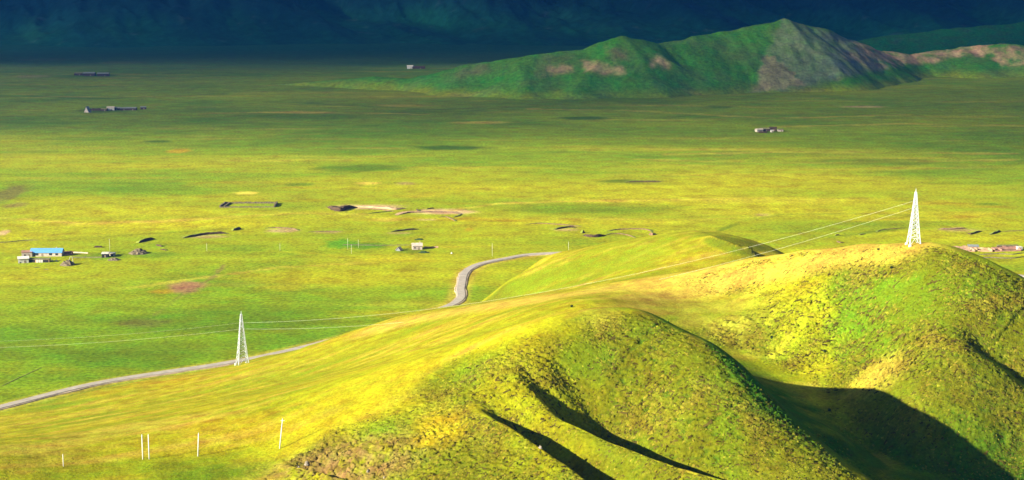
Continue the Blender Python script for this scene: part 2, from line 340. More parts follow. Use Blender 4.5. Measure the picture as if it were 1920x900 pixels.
sp_ = [tuple(hit_ridge(*p)[:2]) for p in [(720,612),(900,575),(1050,556),(1200,535),(1330,512),(1450,492),(1580,475),(1700,465)]]
ds_, _s, _t, _v = seg_dist(X, Y, sp_)
C = mixc(C, STRAW * 1.0, .75 * (1 - sstep(6, 24, ds_ + 16 * n3 + 6 * n2)) * (1 - .85 * steep))  # straw crest band, its sunlit brightness put into the colour
C = mixc(C, STRAW * .66, .7 * strip * np.clip(.75 + .8 * n3, 0, 1))  # same sunlit brightening painted along the lower band
C = mixc(C, np.array([.20, .115, .04]), slump * np.clip(.5 + 1.0 * n4 + .6 * n2, 0, .9))
C = mixc(C, SOIL * .5, slump * crack)
hd = [tuple(hit_ridge(*p)[:2]) for p in [(1362, 446), (1395, 455), (1440, 462)]]
C = np.clip(C, .004, .62)
M_RIDGE = land_mat('ridge_turf', 0.9, 0.12, bump=0.7, bump_dist=.45, var=.34)
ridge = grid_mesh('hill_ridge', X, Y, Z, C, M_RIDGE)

# tussocks on the trodden flanks: too many to count
px_, py_ = project(X, Y, Z)
area = np.abs(np.gradient(X, axis=1) * np.gradient(Y, axis=0))
w_ = step_m * (.25 + .75 * sstep(-.2, .35, n2)) * area * (px_ > -60) * (px_ < 1980) * (py_ < 960) * (Y > 465) * (Y < 800)
bw_ = hit_ridge(1370, 590); w_ = w_ * (1 - .85 * np.exp(-((X - bw_[0]) / 26) ** 2 - ((Y - bw_[1]) / 40) ** 2)) * (1 - .8 * slump)
NT = 62000
pick = np.unique(rng.choice(X.size, NT, p=(w_ / w_.sum()).ravel())); NT = len(pick)
tx, ty, tz = X.ravel()[pick], Y.ravel()[pick], Z.ravel()[pick]; sx_, sy_ = dzdx.ravel()[pick], dzdy.ravel()[pick]
big = 1 + .35 * sstep(590, 650, ty)
hw = rng.uniform(.22, .62, NT) ** 1.0 * big; hw[rng.random(NT) < .12] *= 1.7; hd_ = rng.uniform(.16, .34, NT) * big; hh = rng.uniform(.12, .46, NT) * big; dark_dash = rng.random(NT) < .20; hw[dark_dash] *= 1.5; hh[dark_dash] *= .35; ro = rng.normal(0, .35, NT)
co = np.zeros((NT, 5, 3))
for k, (a_, b_) in enumerate(((-1, -1), (1, -1), (1, 1), (-1, 1))):
    dx = a_ * hw * np.cos(ro) - b_ * hd_ * np.sin(ro) + rng.normal(0, .08, NT); dy = a_ * hw * np.sin(ro) + b_ * hd_ * np.cos(ro) + rng.normal(0, .08, NT)
    co[:, k] = np.stack([tx + dx, ty + dy, tz + sx_ * dx + sy_ * dy - .2], -1)
co[:, 4] = np.stack([tx + rng.normal(0, .2, NT), ty - .15 * hd_, tz + hh], -1)
base = (np.arange(NT) * 5)[:, None, None]; tri = (base + np.array([[0, 1, 4], [1, 2, 4], [2, 3, 4], [3, 0, 4]])[None]).reshape(-1, 3).astype(np.int32)
me = bpy.data.meshes.new('grass_tussocks'); me.vertices.add(NT * 5); me.vertices.foreach_set('co', co.astype(np.float32).ravel())
me.loops.add(tri.size); me.loops.foreach_set('vertex_index', tri.ravel()); me.polygons.add(len(tri)); me.polygons.foreach_set('loop_start', np.arange(0, tri.size, 3, dtype=np.int32))
me.update(calc_edges=True)
ca = me.color_attributes.new('albedo', 'FLOAT_COLOR', 'POINT'); cc = np.ones((NT, 5, 4), np.float32)
tc_ = C.reshape(-1, 3)[pick] * rng.uniform(.8, 1.22, NT)[:, None]; dry = rng.random(NT) < .15; tc_[dry] = tc_[dry] * .65 + STRAW * .25; tc_[dark_dash] = np.array([.055, .042, .008]) * rng.uniform(.6, 1.6, dark_dash.sum())[:, None]  # flat dark-brown ones stand in for shade in the hollows between tussocks
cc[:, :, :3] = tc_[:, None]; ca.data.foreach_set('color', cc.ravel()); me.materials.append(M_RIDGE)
tus = bpy.data.objects.new('grass_tussocks', me); COL.objects.link(tus); tus['kind'] = 'stuff'

# ------------------------------------------------------------------ far hill with the pointed summit
def crest(pts): return [tuple(at(*p)) for p in pts]
FH = [(crest([(520,158,2960),(620,150,2930),(700,144,2900),(770,146,2880),(880,121,2830),(1000,101,2810),(1080,95,2830),(1165,68,2860),(1232,82,2890),(1320,65,2950),(1472,36,3030),(1530,53,3070),(1580,70,3110),(1640,90,3170),(1705,103,3210),(1770,93,3240),(1850,83,3250),(1890,82,3250),(1990,96,3260),(2100,90,3260)]), .46),
      (crest([(1472,38,3030),(1446,92,2925),(1416,166,2835)]), .62), (crest([(1560,64,3095),(1620,110,3030),(1660,145,2990)]), .5),
      (crest([(1165,70,2860),(1120,115,2780),(1085,160,2710)]), .42), (crest([(1080,96,2830),(1010,130,2760),(990,165,2700)]), .45), (crest([(1880,84,3250),(1830,115,3180)]), .35), (crest([(880,122,2830),(860,150,2780)]), .4)]
def chain_h(x, y, chains, wob):
    z = np.full(x.shape, -60.0)
    for pts, sl in chains:
        d, s, t, v = seg_dist(x + wob * fbm(x / 120, y / 120, 3), y + wob * fbm(x / 120 + 30, y / 120, 3), pts)
        h = v - sl * (np.sqrt(d * d + 36) - 6) * (1 + .0006 * d)
        k = 6.0; m = np.clip(.5 + .5 * (h - z) / k, 0, 1); z = z + (h - z) * m + k * m * (1 - m)
    return z
xs = np.linspace(-480, 1500, 470); ys = np.linspace(2520, 3560, 190)
X, Y = np.meshgrid(xs, ys)
Zf = chain_h(X, Y, FH, 14)
px, py = project(X, Y, Zf)
def inpoly(px, py, poly):
    ins = np.zeros(px.shape, bool); n = len(poly)
    for i in range(n):
        x1, y1 = poly[i]; x2, y2 = poly[(i + 1) % n]
        ins ^= ((y1 > py) != (y2 > py)) & (px < (x2 - x1) * (py - y1) / (y2 - y1 + 1e-9) + x1)
    return ins.astype(float)
jx = px + 20 * fbm(X / 36, Y / 36, 5, .6); jy = py + 12 * fbm(X / 36 + 9, Y / 36, 5, .6)
scree = inpoly(jx, jy, [(1470,34),(1540,55),(1600,72),(1668,128),(1600,140),(1490,168),(1412,174),(1420,130),(1446,86)])
scree = (scree + np.roll(scree, 1, 0) + np.roll(scree, -1, 0) + np.roll(scree, 1, 1) + np.roll(scree, -1, 1)) / 5
Zf = Zf + (5.0 * fbm(X / 70, Y / 70, 4) + 4.0 * (ridged(X / 55 + .2 * Y / 55, Y / 170, 4) - .6)) * sstep(0, 35, Zf) + scree * 4.5 * ridged((X + .6 * Y) / 30, (Y - .3 * X) / 80, 4) - 2.6 * scree
FG = np.array([0.055, 0.165, 0.008])
C = np.broadcast_to(FG, X.shape + (3,)).copy()
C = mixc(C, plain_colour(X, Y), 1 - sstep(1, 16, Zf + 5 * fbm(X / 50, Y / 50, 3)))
C = mixc(C, np.array([.10, .16, .03]), np.clip(.1 + 1.1 * fbm(X / 90, Y / 60, 4), 0, .6))
SCR = np.array([.145, .18, .075])
C = mixc(C, SCR, scree * np.clip(.75 + .8 * fbm(X / 25, Y / 25, 4, .65), 0, 1))
C = mixc(C, np.array([.085, .10, .115]), scree * np.clip((jx - 1480) / 120, 0, 1) * np.clip(.35 + 1.2 * fbm(X / 30 + 9, Y / 30, 3), 0, .8))
C = mixc(C, np.array([.28, .20, .10]), inpoly(jx, jy, [(1400,178),(1415,140),(1440,100),(1470,120),(1510,160)]) * .55 * scree)
for poly, c, a in [([(1025,124),(1078,126),(1080,138),(1028,138)], TAN*.9, .9), ([(1092,112),(1120,112),(1176,128),(1172,140),(1100,138)], TAN, 1), ([(1218,110),(1240,106),(1262,116),(1256,128),(1222,126)], TAN*1.05, 1),
                   ([(1130,92),(1170,90),(1190,118),(1150,118)], TAN*.6, .55), ([(1010,100),(1080,100),(1090,120),(1000,150)], TAN*.45, .35), ([(860,120),(915,122),(915,140),(850,142)], TAN*.4, .5), ([(1590,75),(1640,88),(1720,100),(1760,95),(1860,80),(1860,100),(1790,108),(1740,118),(1680,122),(1640,110)], TAN*.95, 1.25),
                   ([(1840,84),(1990,92),(1990,120),(1880,126)], TAN*.85, 1.1), ([(1600,90),(1665,125),(1650,137),(1570,100)], TAN*.7, .6), ([(1540,62),(1600,90),(1620,100),(1560,76)], TAN*.5, .4), ([(1560,145),(1580,145),(1570,155)], TAN*.5, .4)]:
    mk = inpoly(jx, jy, poly); mk = (mk * 2 + np.roll(mk, 1, 0) + np.roll(mk, -1, 0) + np.roll(mk, 1, 1) + np.roll(mk, -1, 1)) / 6
    C = mixc(C, c, mk * a * np.clip(.62 + 1.2 * fbm(X / 24, Y / 24, 4, .6), 0, 1))
Zf = np.where(Zf < -4, -4 + (Zf + 4) * .2, Zf)
M_HILL = land_mat('far_hill_turf', 0.16, 0.03, bump=0.8, bump_dist=1.5, var=.38)
far_hill = grid_mesh('far_hill', X, Y, Zf, np.clip(C, .004, .6), M_HILL)

# the darker green shoulder behind it
FS = [(crest([(1480,98,3650),(1600,76,3700),(1700,64,3750),(1800,52,3800),(1920,42,3850),(2060,30,3900)]), .3), (crest([(1800,52,3800),(1760,85,3680)]), .3), (crest([(1920,42,3850),(1890,80,3700)]), .3)]
X, Y = np.meshgrid(np.linspace(450, 1900, 220), np.linspace(3420, 4300, 110))
Zf = chain_h(X, Y, FS, 20) + 6 * fbm(X / 90, Y / 90, 4)
C = np.broadcast_to(np.array([.03, .15, .02]), X.shape + (3,)).copy(); C = mixc(C, np.array([.09, .1, .07]), np.clip(-.3 + 1.5 * fbm(X / 60, Y / 45, 4), 0, .6))
grid_mesh('hill_shoulder', X, Y, np.where(Zf < -4, -4 + (Zf + 4) * .2, Zf), np.clip(C, .004, .6), M_HILL)

# ------------------------------------------------------------------ mountains
X, Y = polar(19, 380, 45, 24, np.concatenate([np.linspace(3950, 5400, 170, endpoint=False), np.linspace(5400, 9000, 40)]))
foot = 4080 + 160 * fbm(X / 700, X * 0 + 2, 3) - 120 * sstep(300, 1300, X)
up_ = np.clip(Y - foot, 0, None); up_ = np.sqrt(up_ ** 2 + 140.0 ** 2) - 140.0
rg = ridged(X / 420 + .35 * Y / 420, Y / 1300, 5)
Zm = -6 + up_ * .10 + up_ * .42 * np.clip(rg - .25, 0, 1) + 5 * fbm(X / 120, Y / 120, 4) * sstep(0, 250, up_)
Zm = np.minimum(Zm, 900)
C = np.broadcast_to(np.array([.008, .085, .03]), X.shape + (3,)).copy()
C = mixc(C, np.array([.004, .022, .03]), np.clip(.25 + .9 * fbm(X / 180 + .5 * Y / 180, Y / 700, 4, .5), 0, .8))
C = mixc(C, np.array([.022, .12, .04]), np.clip(-.1 + 1.0 * fbm(X / 140 + .5 * Y / 140, Y / 500 + 5, 4, .5), 0, .6))
C = mixc(C, np.array([.09, .13, .10]), np.clip(-.55 + 1.8 * fbm(X / 60, Y / 60 + 5, 4, .6), 0, .5))
C = mixc(C, np.array([.004, .024, .035]), .85 * sstep(25, 105, Zm + 14 * fbm(X / 200, Y / 200, 3)))  # upper slopes turn dark blue: haze painted into the colour
M_MTN = land_mat('mountain_turf', 0.05, 0.012, bump=0.8, bump_dist=4, var=.4)
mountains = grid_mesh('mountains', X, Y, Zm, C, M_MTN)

# ------------------------------------------------------------------ clouds above the frame (they shade the far half of the valley)
CALT = 1500.0
OFF = np.array([SUN.x, SUN.y]) / SUN.z * CALT
gx, gyv = np.meshgrid(np.linspace(-4200, 5200, 120), np.linspace(1450, 10500, 110))
wobx = 260 * fbm(gx / 900, gyv / 700, 4)
yb = 2080 - 200 * sstep(-300, 700, gx) + wobx
dens = .52 * sstep(-320, 420, gyv - yb) * np.clip(.95 + .7 * fbm(gx / 500 + 4, gyv / 300, 4), .3, 1.6)
yb2 = 3430 + 60 * fbm(gx / 500, gyv / 300, 3)
dens = np.maximum(dens, sstep(-130, 130, gyv - yb2) * np.clip(.76 + .4 * fbm(gx / 900 + 8, gyv / 700, 3) + .12 * (1 - sstep(0, 900, gyv - yb2)), .45, .93))
dens = np.clip(dens, 0, .93)
M_CLOUD, n, l, b = new_mat('cloud_vapour')
a_ = n.new('ShaderNodeAttribute'); a_.attribute_name = 'albedo'
tr = n.new('ShaderNodeBsdfTransparent'); df = n.new('ShaderNodeBsdfDiffuse'); tl = n.new('ShaderNodeBsdfTranslucent')
df.inputs[0].default_value = (.85, .85, .87, 1); tl.inputs[0].default_value = (.30, .31, .33, 1)
m1 = n.new('ShaderNodeMixShader'); m1.inputs[0].default_value = .35; l.new(df.outputs[0], m1.inputs[1]); l.new(tl.outputs[0], m1.inputs[2])
m2 = n.new('ShaderNodeMixShader'); l.new(a_.outputs['Fac'], m2.inputs[0]); l.new(tr.outputs[0], m2.inputs[1]); l.new(m1.outputs[0], m2.inputs[2])
l.new(m2.outputs[0], n['Material Output'].inputs['Surface'])
lum = 60 * fbm(gx / 300, gyv / 300, 4)
for k, zz in enumerate((CALT + lum, CALT + 120 + 130 * np.abs(fbm(gx / 260 + 7, gyv / 260, 4)) * dens)):
    o = grid_mesh('sky_cloud', gx + OFF[0], gyv + OFF[1], zz, np.repeat(dens[..., None], 3, -1), M_CLOUD, 'stuff')

# ------------------------------------------------------------------ haze
me = bpy.data.meshes.new('haze')
hx, hy0, hy1, hz0, hz1 = 60000, -1500, 31000, -75, 960
me.from_pydata([(sx * hx, y, z) for z in (hz0, hz1) for sx, y in ((-1, hy0), (1, hy0), (1, hy1), (-1, hy1))], [],
               [(3, 2, 1, 0), (4, 5, 6, 7), (0, 1, 5, 4), (1, 2, 6, 5), (2, 3, 7, 6), (3, 0, 4, 7)])
haze = bpy.data.objects.new('haze', me); COL.objects.link(haze); haze['kind'] = 'stuff'
hm = bpy.data.materials.new('haze_air'); hm.use_nodes = True; n = hm.node_tree.nodes; n.remove(n['Principled BSDF'])
pv = n.new('ShaderNodeVolumePrincipled'); pv.inputs['Color'].default_value = (.04, .30, 1.0, 1); pv.inputs['Density'].default_value = 5.0e-5; pv.inputs['Anisotropy'].default_value = 0.5
hm.node_tree.links.new(pv.outputs[0], n['Material Output'].inputs['Volume']); me.materials.append(hm)

# ------------------------------------------------------------------ builders for the things
class MB:
    def __init__(s): s.v = []; s.f = []
    def add(s, v, f):
        k = len(s.v); s.v += [tuple(p) for p in v]; s.f += [tuple(i + k for i in q) for q in f]; return s
    def box(s, c, d, rz_=0, taper=1.0, jit=0.0):
        v = []
        for z in (-1, 1):
            t = taper if z > 0 else 1
            for x, y in ((-1, -1), (1, -1), (1, 1), (-1, 1)):
                a, b2 = x * d[0] / 2 * t, y * d[1] / 2 * t
                v.append((c[0] + a * math.cos(rz_) - b2 * math.sin(rz_) + random.uniform(-jit, jit), c[1] + a * math.sin(rz_) + b2 * math.cos(rz_) + random.uniform(-jit, jit), c[2] + z * d[2] / 2 + (random.uniform(-jit, jit) if z > 0 else 0)))
        return s.add(v, [(3, 2, 1, 0), (4, 5, 6, 7), (0, 1, 5, 4), (1, 2, 6, 5), (2, 3, 7, 6), (3, 0, 4, 7)])
    def bar(s, a, b2, r0, r1=None, n=5):
        r1 = r0 if r1 is None else r1; a = Vector(a); b2 = Vector(b2); d = (b2 - a).normalized()
        u = d.orthogonal().normalized(); w = d.cross(u); v = []
        for p, r in ((a, r0), (b2, r1)):
            for i in range(n):
                t = 2 * math.pi * i / n; v.append(p + u * (r * math.cos(t)) + w * (r * math.sin(t)))
        f = [(i, (i + 1) % n, n + (i + 1) % n, n + i) for i in range(n)] + [tuple(range(n - 1, -1, -1)), tuple(range(n, 2 * n))]
        return s.add(v, f)
    def build(s, name, mat, parent=None, smooth=False):
        me = bpy.data.meshes.new(name); me.from_pydata(s.v, [], s.f); me.materials.append(mat)
        if smooth: me.polygons.foreach_set('use_smooth', [True] * len(me.polygons))
        o = bpy.data.objects.new(name, me); COL.objects.link(o)
        if parent is not None: o.parent = parent
        return o
def tag(o, label, cat, group=None):
    o['label'] = label; o['category'] = cat
    if group: o['group'] = group
    return o
def thing(name, label, cat, loc, rot=0, group=None):
    o = bpy.data.objects.new(name, None); COL.objects.link(o); o.location = loc; o.rotation_euler = (0, 0, rot)
    o.empty_display_size = 0.5
    return tag(o, label, cat, group)
def copy_thing(root, loc, rot, label):
    r = root.copy(); COL.objects.link(r); r.location = loc; r.rotation_euler = (0, 0, rot); r['label'] = label
    for ch in list(root.children):
        c = ch.copy(); COL.objects.link(c); c.parent = r
        for g in ch.children:
            d = g.copy(); COL.objects.link(d); d.parent = c
    return r
def gp(px, py):
    p = plain(px, py); z = gz(p[0], p[1]); return (p[0], p[1], z)

M_WHITE = plain_mat('galvanised_steel', (.56, .58, .57), .5, .08, .5, spec=.4)
M_CONC = plain_mat('pale_concrete', (.60, .55, .45), .9, .2, .8)
M_POLE = plain_mat('concrete_pole', (.58, .55, .46), .85, .12, .7)
M_WIRE = plain_mat('aluminium_wire', (.50, .50, .40), .5, .05, .3)
M_WOOD = plain_mat('grey_timber', (.22, .17, .12), .9, .3, 1.2)
M_ROAD = plain_mat('grey_asphalt', (.33, .285, .225), .9, .16, .25, bump=.2)
M_VERGE = plain_mat('gravel_verge', (.36, .27, .17), .95, .3, .35, bump=.3)
M_BLUE = plain_mat('blue_sheet_roof', (.10, .27, .52), .45, .10, .4, spec=.5)
M_PLASTER = plain_mat('pale_plaster', (.43, .35, .27), .9, .2, .5, bump=.3)
M_WPLASTER = plain_mat('white_plaster', (.52, .48, .41), .9, .15, .5)
M_MUD = plain_mat('mud_brick', (.36, .22, .13), .95, .3, .5, bump=.5)
M_PINK = plain_mat('pinkish_clay', (.31, .165, .11), .95, .3, .4, bump=.5)
M_DARK = plain_mat('dark_opening', (.015, .013, .012), .7, .2, .5)
M_GLASS = plain_mat('dark_pane', (.02, .025, .03), .15, .1, .5, spec=.6)
M_TURFROOF = plain_mat('turf_roof', (.16, .15, .06), .95, .35, .5, bump=.5)
M_SOILD = plain_mat('dark_peat', (.060, .036, .016), .95, .45, .5, bump=.6)
M_SOILB = plain_mat('brown_earth', (.15, .085, .045), .95, .45, .4, bump=.6)
M_SAND = plain_mat('pale_sand', (.36, .235, .12), .95, .3, .3, bump=.5)
M_TURF = plain_mat('bank_turf', (.14, .17, .014), .95, .35, .2, bump=.4)
M_DUNG = plain_mat('weathered_heap', (.13, .10, .055), .95, .45, .7, bump=.8)
M_GREYROOF = plain_mat('grey_sheet_roof', (.17, .18, .17), .6, .2, .5)
M_ROCK = plain_mat('pale_rock', (.24, .20, .14), .95, .35, 1.0, bump=.6)
M_LEAF = plain_mat('dark_leaf', (.022, .045, .010), .9, .5, 2.0)

# ------------------------------------------------------------------ road along the foot of the ridge
def spline(pts, step):
    pts = [np.array(p[:2], float) for p in pts]; out = []
    for i in range(len(pts) - 1):
        p0 = pts[max(i - 1, 0)]; p1 = pts[i]; p2 = pts[i + 1]; p3 = pts[min(i + 2, len(pts) - 1)]
        n_ = max(2, int(np.linalg.norm(p2 - p1) / step))
        for k in range(n_):
            t = k / n_; out.append(.5 * (2 * p1 + (p2 - p0) * t + (2 * p0 - 5 * p1 + 4 * p2 - p3) * t * t + (3 * p1 - p0 - 3 * p2 + p3) * t ** 3))
    out.append(pts[-1]); return np.array(out)
RC = spline(ROADP, 6.0)
def ribbon(name, half, lift, mat, kind, parent=None, off=0.0, jit=0.0):
    t = np.gradient(RC, axis=0); t /= np.linalg.norm(t, axis=1)[:, None]; nrm = np.stack([-t[:, 1], t[:, 0]], 1)
    jl = jit * fbm(np.arange(len(RC)) / 3.0, np.zeros(len(RC)), 3); jr = jit * fbm(np.arange(len(RC)) / 3.0, np.ones(len(RC)) * 5.5, 3)
    zc = ground_h(RC[:, 0], RC[:, 1]) + lift
    m = MB(); v = []
    for i in range(len(RC)):
        for sgn, w, dz in ((-1, half + 1.2 + jl[i], -lift - .6), (-1, half + jl[i], 0), (1, half + jr[i], 0), (1, half + 1.2 + jr[i], -lift - .6)):
            p = RC[i] + nrm[i] * (off + sgn * w); v.append((p[0], p[1], zc[i] + dz))
    f = [(4 * i + k, 4 * i + k + 1, 4 * i + k + 5, 4 * i + k + 4) for i in range(len(RC) - 1) for k in range(3)]
    m.add(v, [q[::-1] for q in f]); o = m.build(name, mat, parent)
    if kind: o['kind'] = kind
    return o
ribbon('gravel_verge', 3.9, .45, M_VERGE, 'structure', jit=1.6)
ribbon('road', 2.8, .75, M_ROAD, 'structure')

# ------------------------------------------------------------------ pylons and their wires
def make_pylon():
    r = thing('lattice_pylon', '', 'pylon', (0, 0, 0), 0, 'white lattice pylons')
    Hh, b0, b1 = 30.5, 3.2, 0.42
    def w(z): return b0 + (b1 - b0) * (z / Hh) ** .88
    lv = [0, 4.2, 7.6, 10.6, 13.3, 15.8, 18.1, 20.2, 22.1, 23.8, 25.4, 27.0, 28.7, Hh]
    for sx, sy in ((-1, -1), (1, -1), (1, 1), (-1, 1)):
        m = MB()
        for z0, z1 in zip(lv[:-1], lv[1:]):
            m.bar((sx * w(z0), sy * w(z0), z0), (sx * w(z1), sy * w(z1), z1 + .1), .22 * (1 - .4 * z0 / Hh), n=4)
        m.build('leg', M_WHITE, r)
        MB().box((sx * b0, sy * b0, -.2), (1.5, 1.5, 1.6), 0, .75).build('footing', M_CONC, r)
    for k, (z0, z1) in enumerate(zip(lv[:-1], lv[1:])):
        m = MB(); a, c = w(z0), w(z1); rr = .115 if k < 6 else .10
        cs0 = [(-a, -a, z0), (a, -a, z0), (a, a, z0), (-a, a, z0)]; cs1 = [(-c, -c, z1), (c, -c, z1), (c, c, z1), (-c, c, z1)]
        for i in range(4):
            j = (i + 1) % 4
            if k == 0:
                mid = tuple((p + q) / 2 for p, q in zip(cs1[i], cs1[j])); m.bar(cs0[i], mid, rr, n=4); m.bar(cs0[j], mid, rr, n=4)
            else:
                m.bar(cs0[i], cs1[j], rr, n=4); m.bar(cs0[j], cs1[i], rr, n=4)
            m.bar(cs1[i], cs1[j], rr * 1.1, n=4)
        m.build('lattice_panel', M_WHITE, r)
    MB().bar((0, 0, Hh - .4), (0, 0, Hh + 2.2), .22, .06, 6).build('peak', M_WHITE, r)
    for z, sgn in ((26.0, 1), (23.2, -1)):
        m = MB(); m.bar((0, 0, z), (0, sgn * 2.0, z + .1), .13, .08, 4); m.bar((0, 0, z + 1.0), (0, sgn * 2.0, z + .1), .09, .06, 4)
        arm = m.build('crossarm', M_WHITE, r)
        MB().bar((0, sgn * 2.0, z + .1), (0, sgn * 2.0, z - .9), .1, .1, 6).build('insulator', M_GLASS, arm)
    return r
py1 = at(455, 683, 932); py1[2] = max(gz(*py1[:2]), rz(*py1[:2])) - .3
py2 = at(1713, 459, 703); py2[2] = rz(*py2[:2]) - .3
dirx = math.atan2(py2[1] - py1[1], py2[0] - py1[0])
PA = make_pylon(); PA.location = tuple(py1); PA.rotation_euler = (0, 0, math.radians(24)); PA['label'] = 'white steel lattice pylon standing beside the road at the left'
PB = copy_thing(PA, tuple(py2), math.radians(4), 'white steel lattice pylon on top of the right-hand hill'); PB.scale = (.765, .765, .765)
bpy.context.view_layer.update()
def wire(a, b2, sag, label, r=.105):
    m = MB(); N = 56; pts = []
    for i in range(N + 1):
        t = i / N; p = np.array(a) * (1 - t) + np.array(b2) * t; p[2] -= 4 * sag * t * (1 - t); pts.append(p)
    for p, q in zip(pts[:-1], pts[1:]): m.bar(p, q, r, n=4)
    tag(m.build('power_wire', M_WIRE), label, 'wire', 'wires of the power line')
def arm_pt(o, z, sgn): return np.array(o.matrix_world @ Vector((0, sgn * 2.0, z - .9)))
for z, sgn, nm in ((26.0, 1, 'upper'), (23.2, -1, 'lower')):
    A, B = arm_pt(PA, z, sgn), arm_pt(PB, z, sgn)
    wire(A, B, 15.0 if sgn < 0 else 12.5, '%s pale wire slung from the left pylon over the ridge to the right pylon' % nm, .03)
    L = A + np.array([-330.0, -40.0, 4.0]); wire(A, L, 9.0, '%s pale wire running from the left pylon out of the picture to the left' % nm, .045 if sgn < 0 else .03)

# ------------------------------------------------------------------ poles
def pole(name, base, h, r, label, group, lean=(0, 0), arm=0.0, mat=None):
    t = thing(name, label, 'pole', base, 0, group); mat = mat or M_POLE
    MB().bar((0, 0, -1.0), (lean[0], lean[1], h), r, r * .7, 7).build('shaft', mat, t, True)
    MB().bar((lean[0], lean[1], h), (lean[0], lean[1], h + .35), r * .5, r * .2, 6).build('top_pin', M_WIRE, t)
    if arm: MB().box((lean[0], lean[1], h - .5), (arm, .16, .16)).build('crossarm', M_WIRE, t)
for px_, py_, top, lean, arm, lab in [(268,862,813,(0,0),0,'left pole of the close pair of white poles on the grassy lip at bottom left'),(280,862,813,(0,0),0,'right pole of the close pair of white poles on the grassy lip at bottom left'),
                           (371,856,811,(.5,0),0,'lone white pole between the pole pair and the leaning pole'),(524,841,784,(1.3,0),1.4,'leaning white pole with short crossarm beside the broken brown turf'),(119,876,851,(0,0),0,'short faint pole at far bottom left of the slope')]:
    h = hit_ridge(px_, py_); pole('utility_pole', (h[0], h[1], rz(h[0], h[1])), (py_ - top) * h[1] / FPX * 1.02, .22 if px_ > 150 else .14, lab, 'poles along the near lip of the ridge', lean, arm)
for px_, py_, top, lab in [(923,481,456,'pale pole on the plain just above the road bend'),(1066,470,454,'pale pole behind the crest of the green hump right of the road'),(388,471,456,'thin pale pole on the plain below the long dark bank'),
                           (206,472,447,'thin pale pole behind the farmstead'),(652,468,446,'left thin pole in the green garden plot'),(659,476,458,'front thin pole in the green garden plot'),(672,465,449,'right thin pole in the green garden plot'),(525,470,456,'thin pole on the plain between farmstead and garden plot')]:
    b_ = gp(px_, py_); pole('utility_pole', b_, (py_ - top) * b_[1] / FPX, .11, lab, 'poles on the plain')

# ------------------------------------------------------------------ houses
def house(name, label, pos, L, W, H, rise=0.0, rot=0.0, wall=None, roof=None, openings=(), flat=.35, group=None, cat='house', chimney=False):
    t = thing(name, label, cat, pos, rot, group); wall = wall or M_PLASTER; roof = roof or M_TURFROOF
    m = MB(); m.box((0, 0, H / 2 - .3), (L, W, H + .6))
    if rise: m.add([(-L/2, -W/2, H), (-L/2, W/2, H), (-L/2, 0, H + rise), (L/2, -W/2, H), (L/2, W/2, H), (L/2, 0, H + rise)], [(0, 2, 1), (3, 4, 5)])
    m.build('wall', wall, t)
    if rise:
        for sg in (-1, 1):
            e = .5; k = rise / (W / 2)
            y1, z1 = sg * (W / 2 + e), H - e * k
            v = [(-L/2 - e, y1, z1), (L/2 + e, y1, z1), (L/2 + e, 0, H + rise), (-L/2 - e, 0, H + rise)]
            v += [(a, b2, c + .22) for a, b2, c in v]
            rf = MB().add(v, [(3, 2, 1, 0), (4, 5, 6, 7), (0, 1, 5, 4), (1, 2, 6, 5), (2, 3, 7, 6), (3, 0, 4, 7)]).build('roof', roof, t)
        if chimney: MB().box((L * .3, 1.0, H + rise + .1), (.8, .8, 1.6)).build('chimney', wall, rf)
    else:
        MB().box((0, 0, H + flat / 2 + .01), (L + .6, W + .6, flat), 0, 1, .05).build('roof', roof, t)
    for kind, x, z0, w, h in openings:
        if kind == 'window':
            fr = MB().box((x, -W/2 - .03, z0 + h/2), (w, .14, h)).build('window', M_WOOD, t); MB().box((x, -W/2 - .12, z0 + h/2), (w * .88, .06, h * .84)).build('pane', M_GLASS, fr)
        elif kind == 'door':
            MB().box((x, -W/2 - .04, z0 + h/2), (w, .12, h)).build('door', M_WOOD, t)
        elif kind == 'open':
            MB().box((x, -W/2 - .03, z0 + h/2), (w, .10, h)).build('open_bay', M_DARK, t)
        elif kind == 'white':
            MB().box((x, -W/2 - .06, z0 + h/2), (w, .16, h)).build('panel_door', M_WPLASTER, t)
    return t
def wall_ring(name, label, pos, segs, H, T, mat, rot=0, group=None, cat='enclosure', pname='wall'):
    t = thing(name, label, cat, pos, rot, group)
    for (x0, y0, x1, y1, *hh) in segs:
        h = hh[0] if hh else H; Ls = math.hypot(x1 - x0, y1 - y0); a = math.atan2(y1 - y0, x1 - x0); n_ = max(1, int(Ls / 3)); m = MB()
        for i in range(n_):
            u = (i + .5) / n_; hk = h * random.uniform(.7, 1.1)
            m.box((x0 + (x1 - x0) * u, y0 + (y1 - y0) * u, hk / 2 - .3), (Ls / n_ + .05, T * random.uniform(.9, 1.1), hk + .6), a, .95)
        m.build(pname, mat, t)
    if cat == 'ruin':
        xx = [q for sg in segs for q in (sg[0], sg[2])]; yy = [q for sg in segs for q in (sg[1], sg[3])]
        MB().box(((min(xx) + max(xx)) / 2, (min(yy) + max(yy)) / 2, -.1), (max(xx) - min(xx) - 1.5, max(yy) - min(yy) - 1.5, .7)).build('floor', M_SOILB, t)
    return t
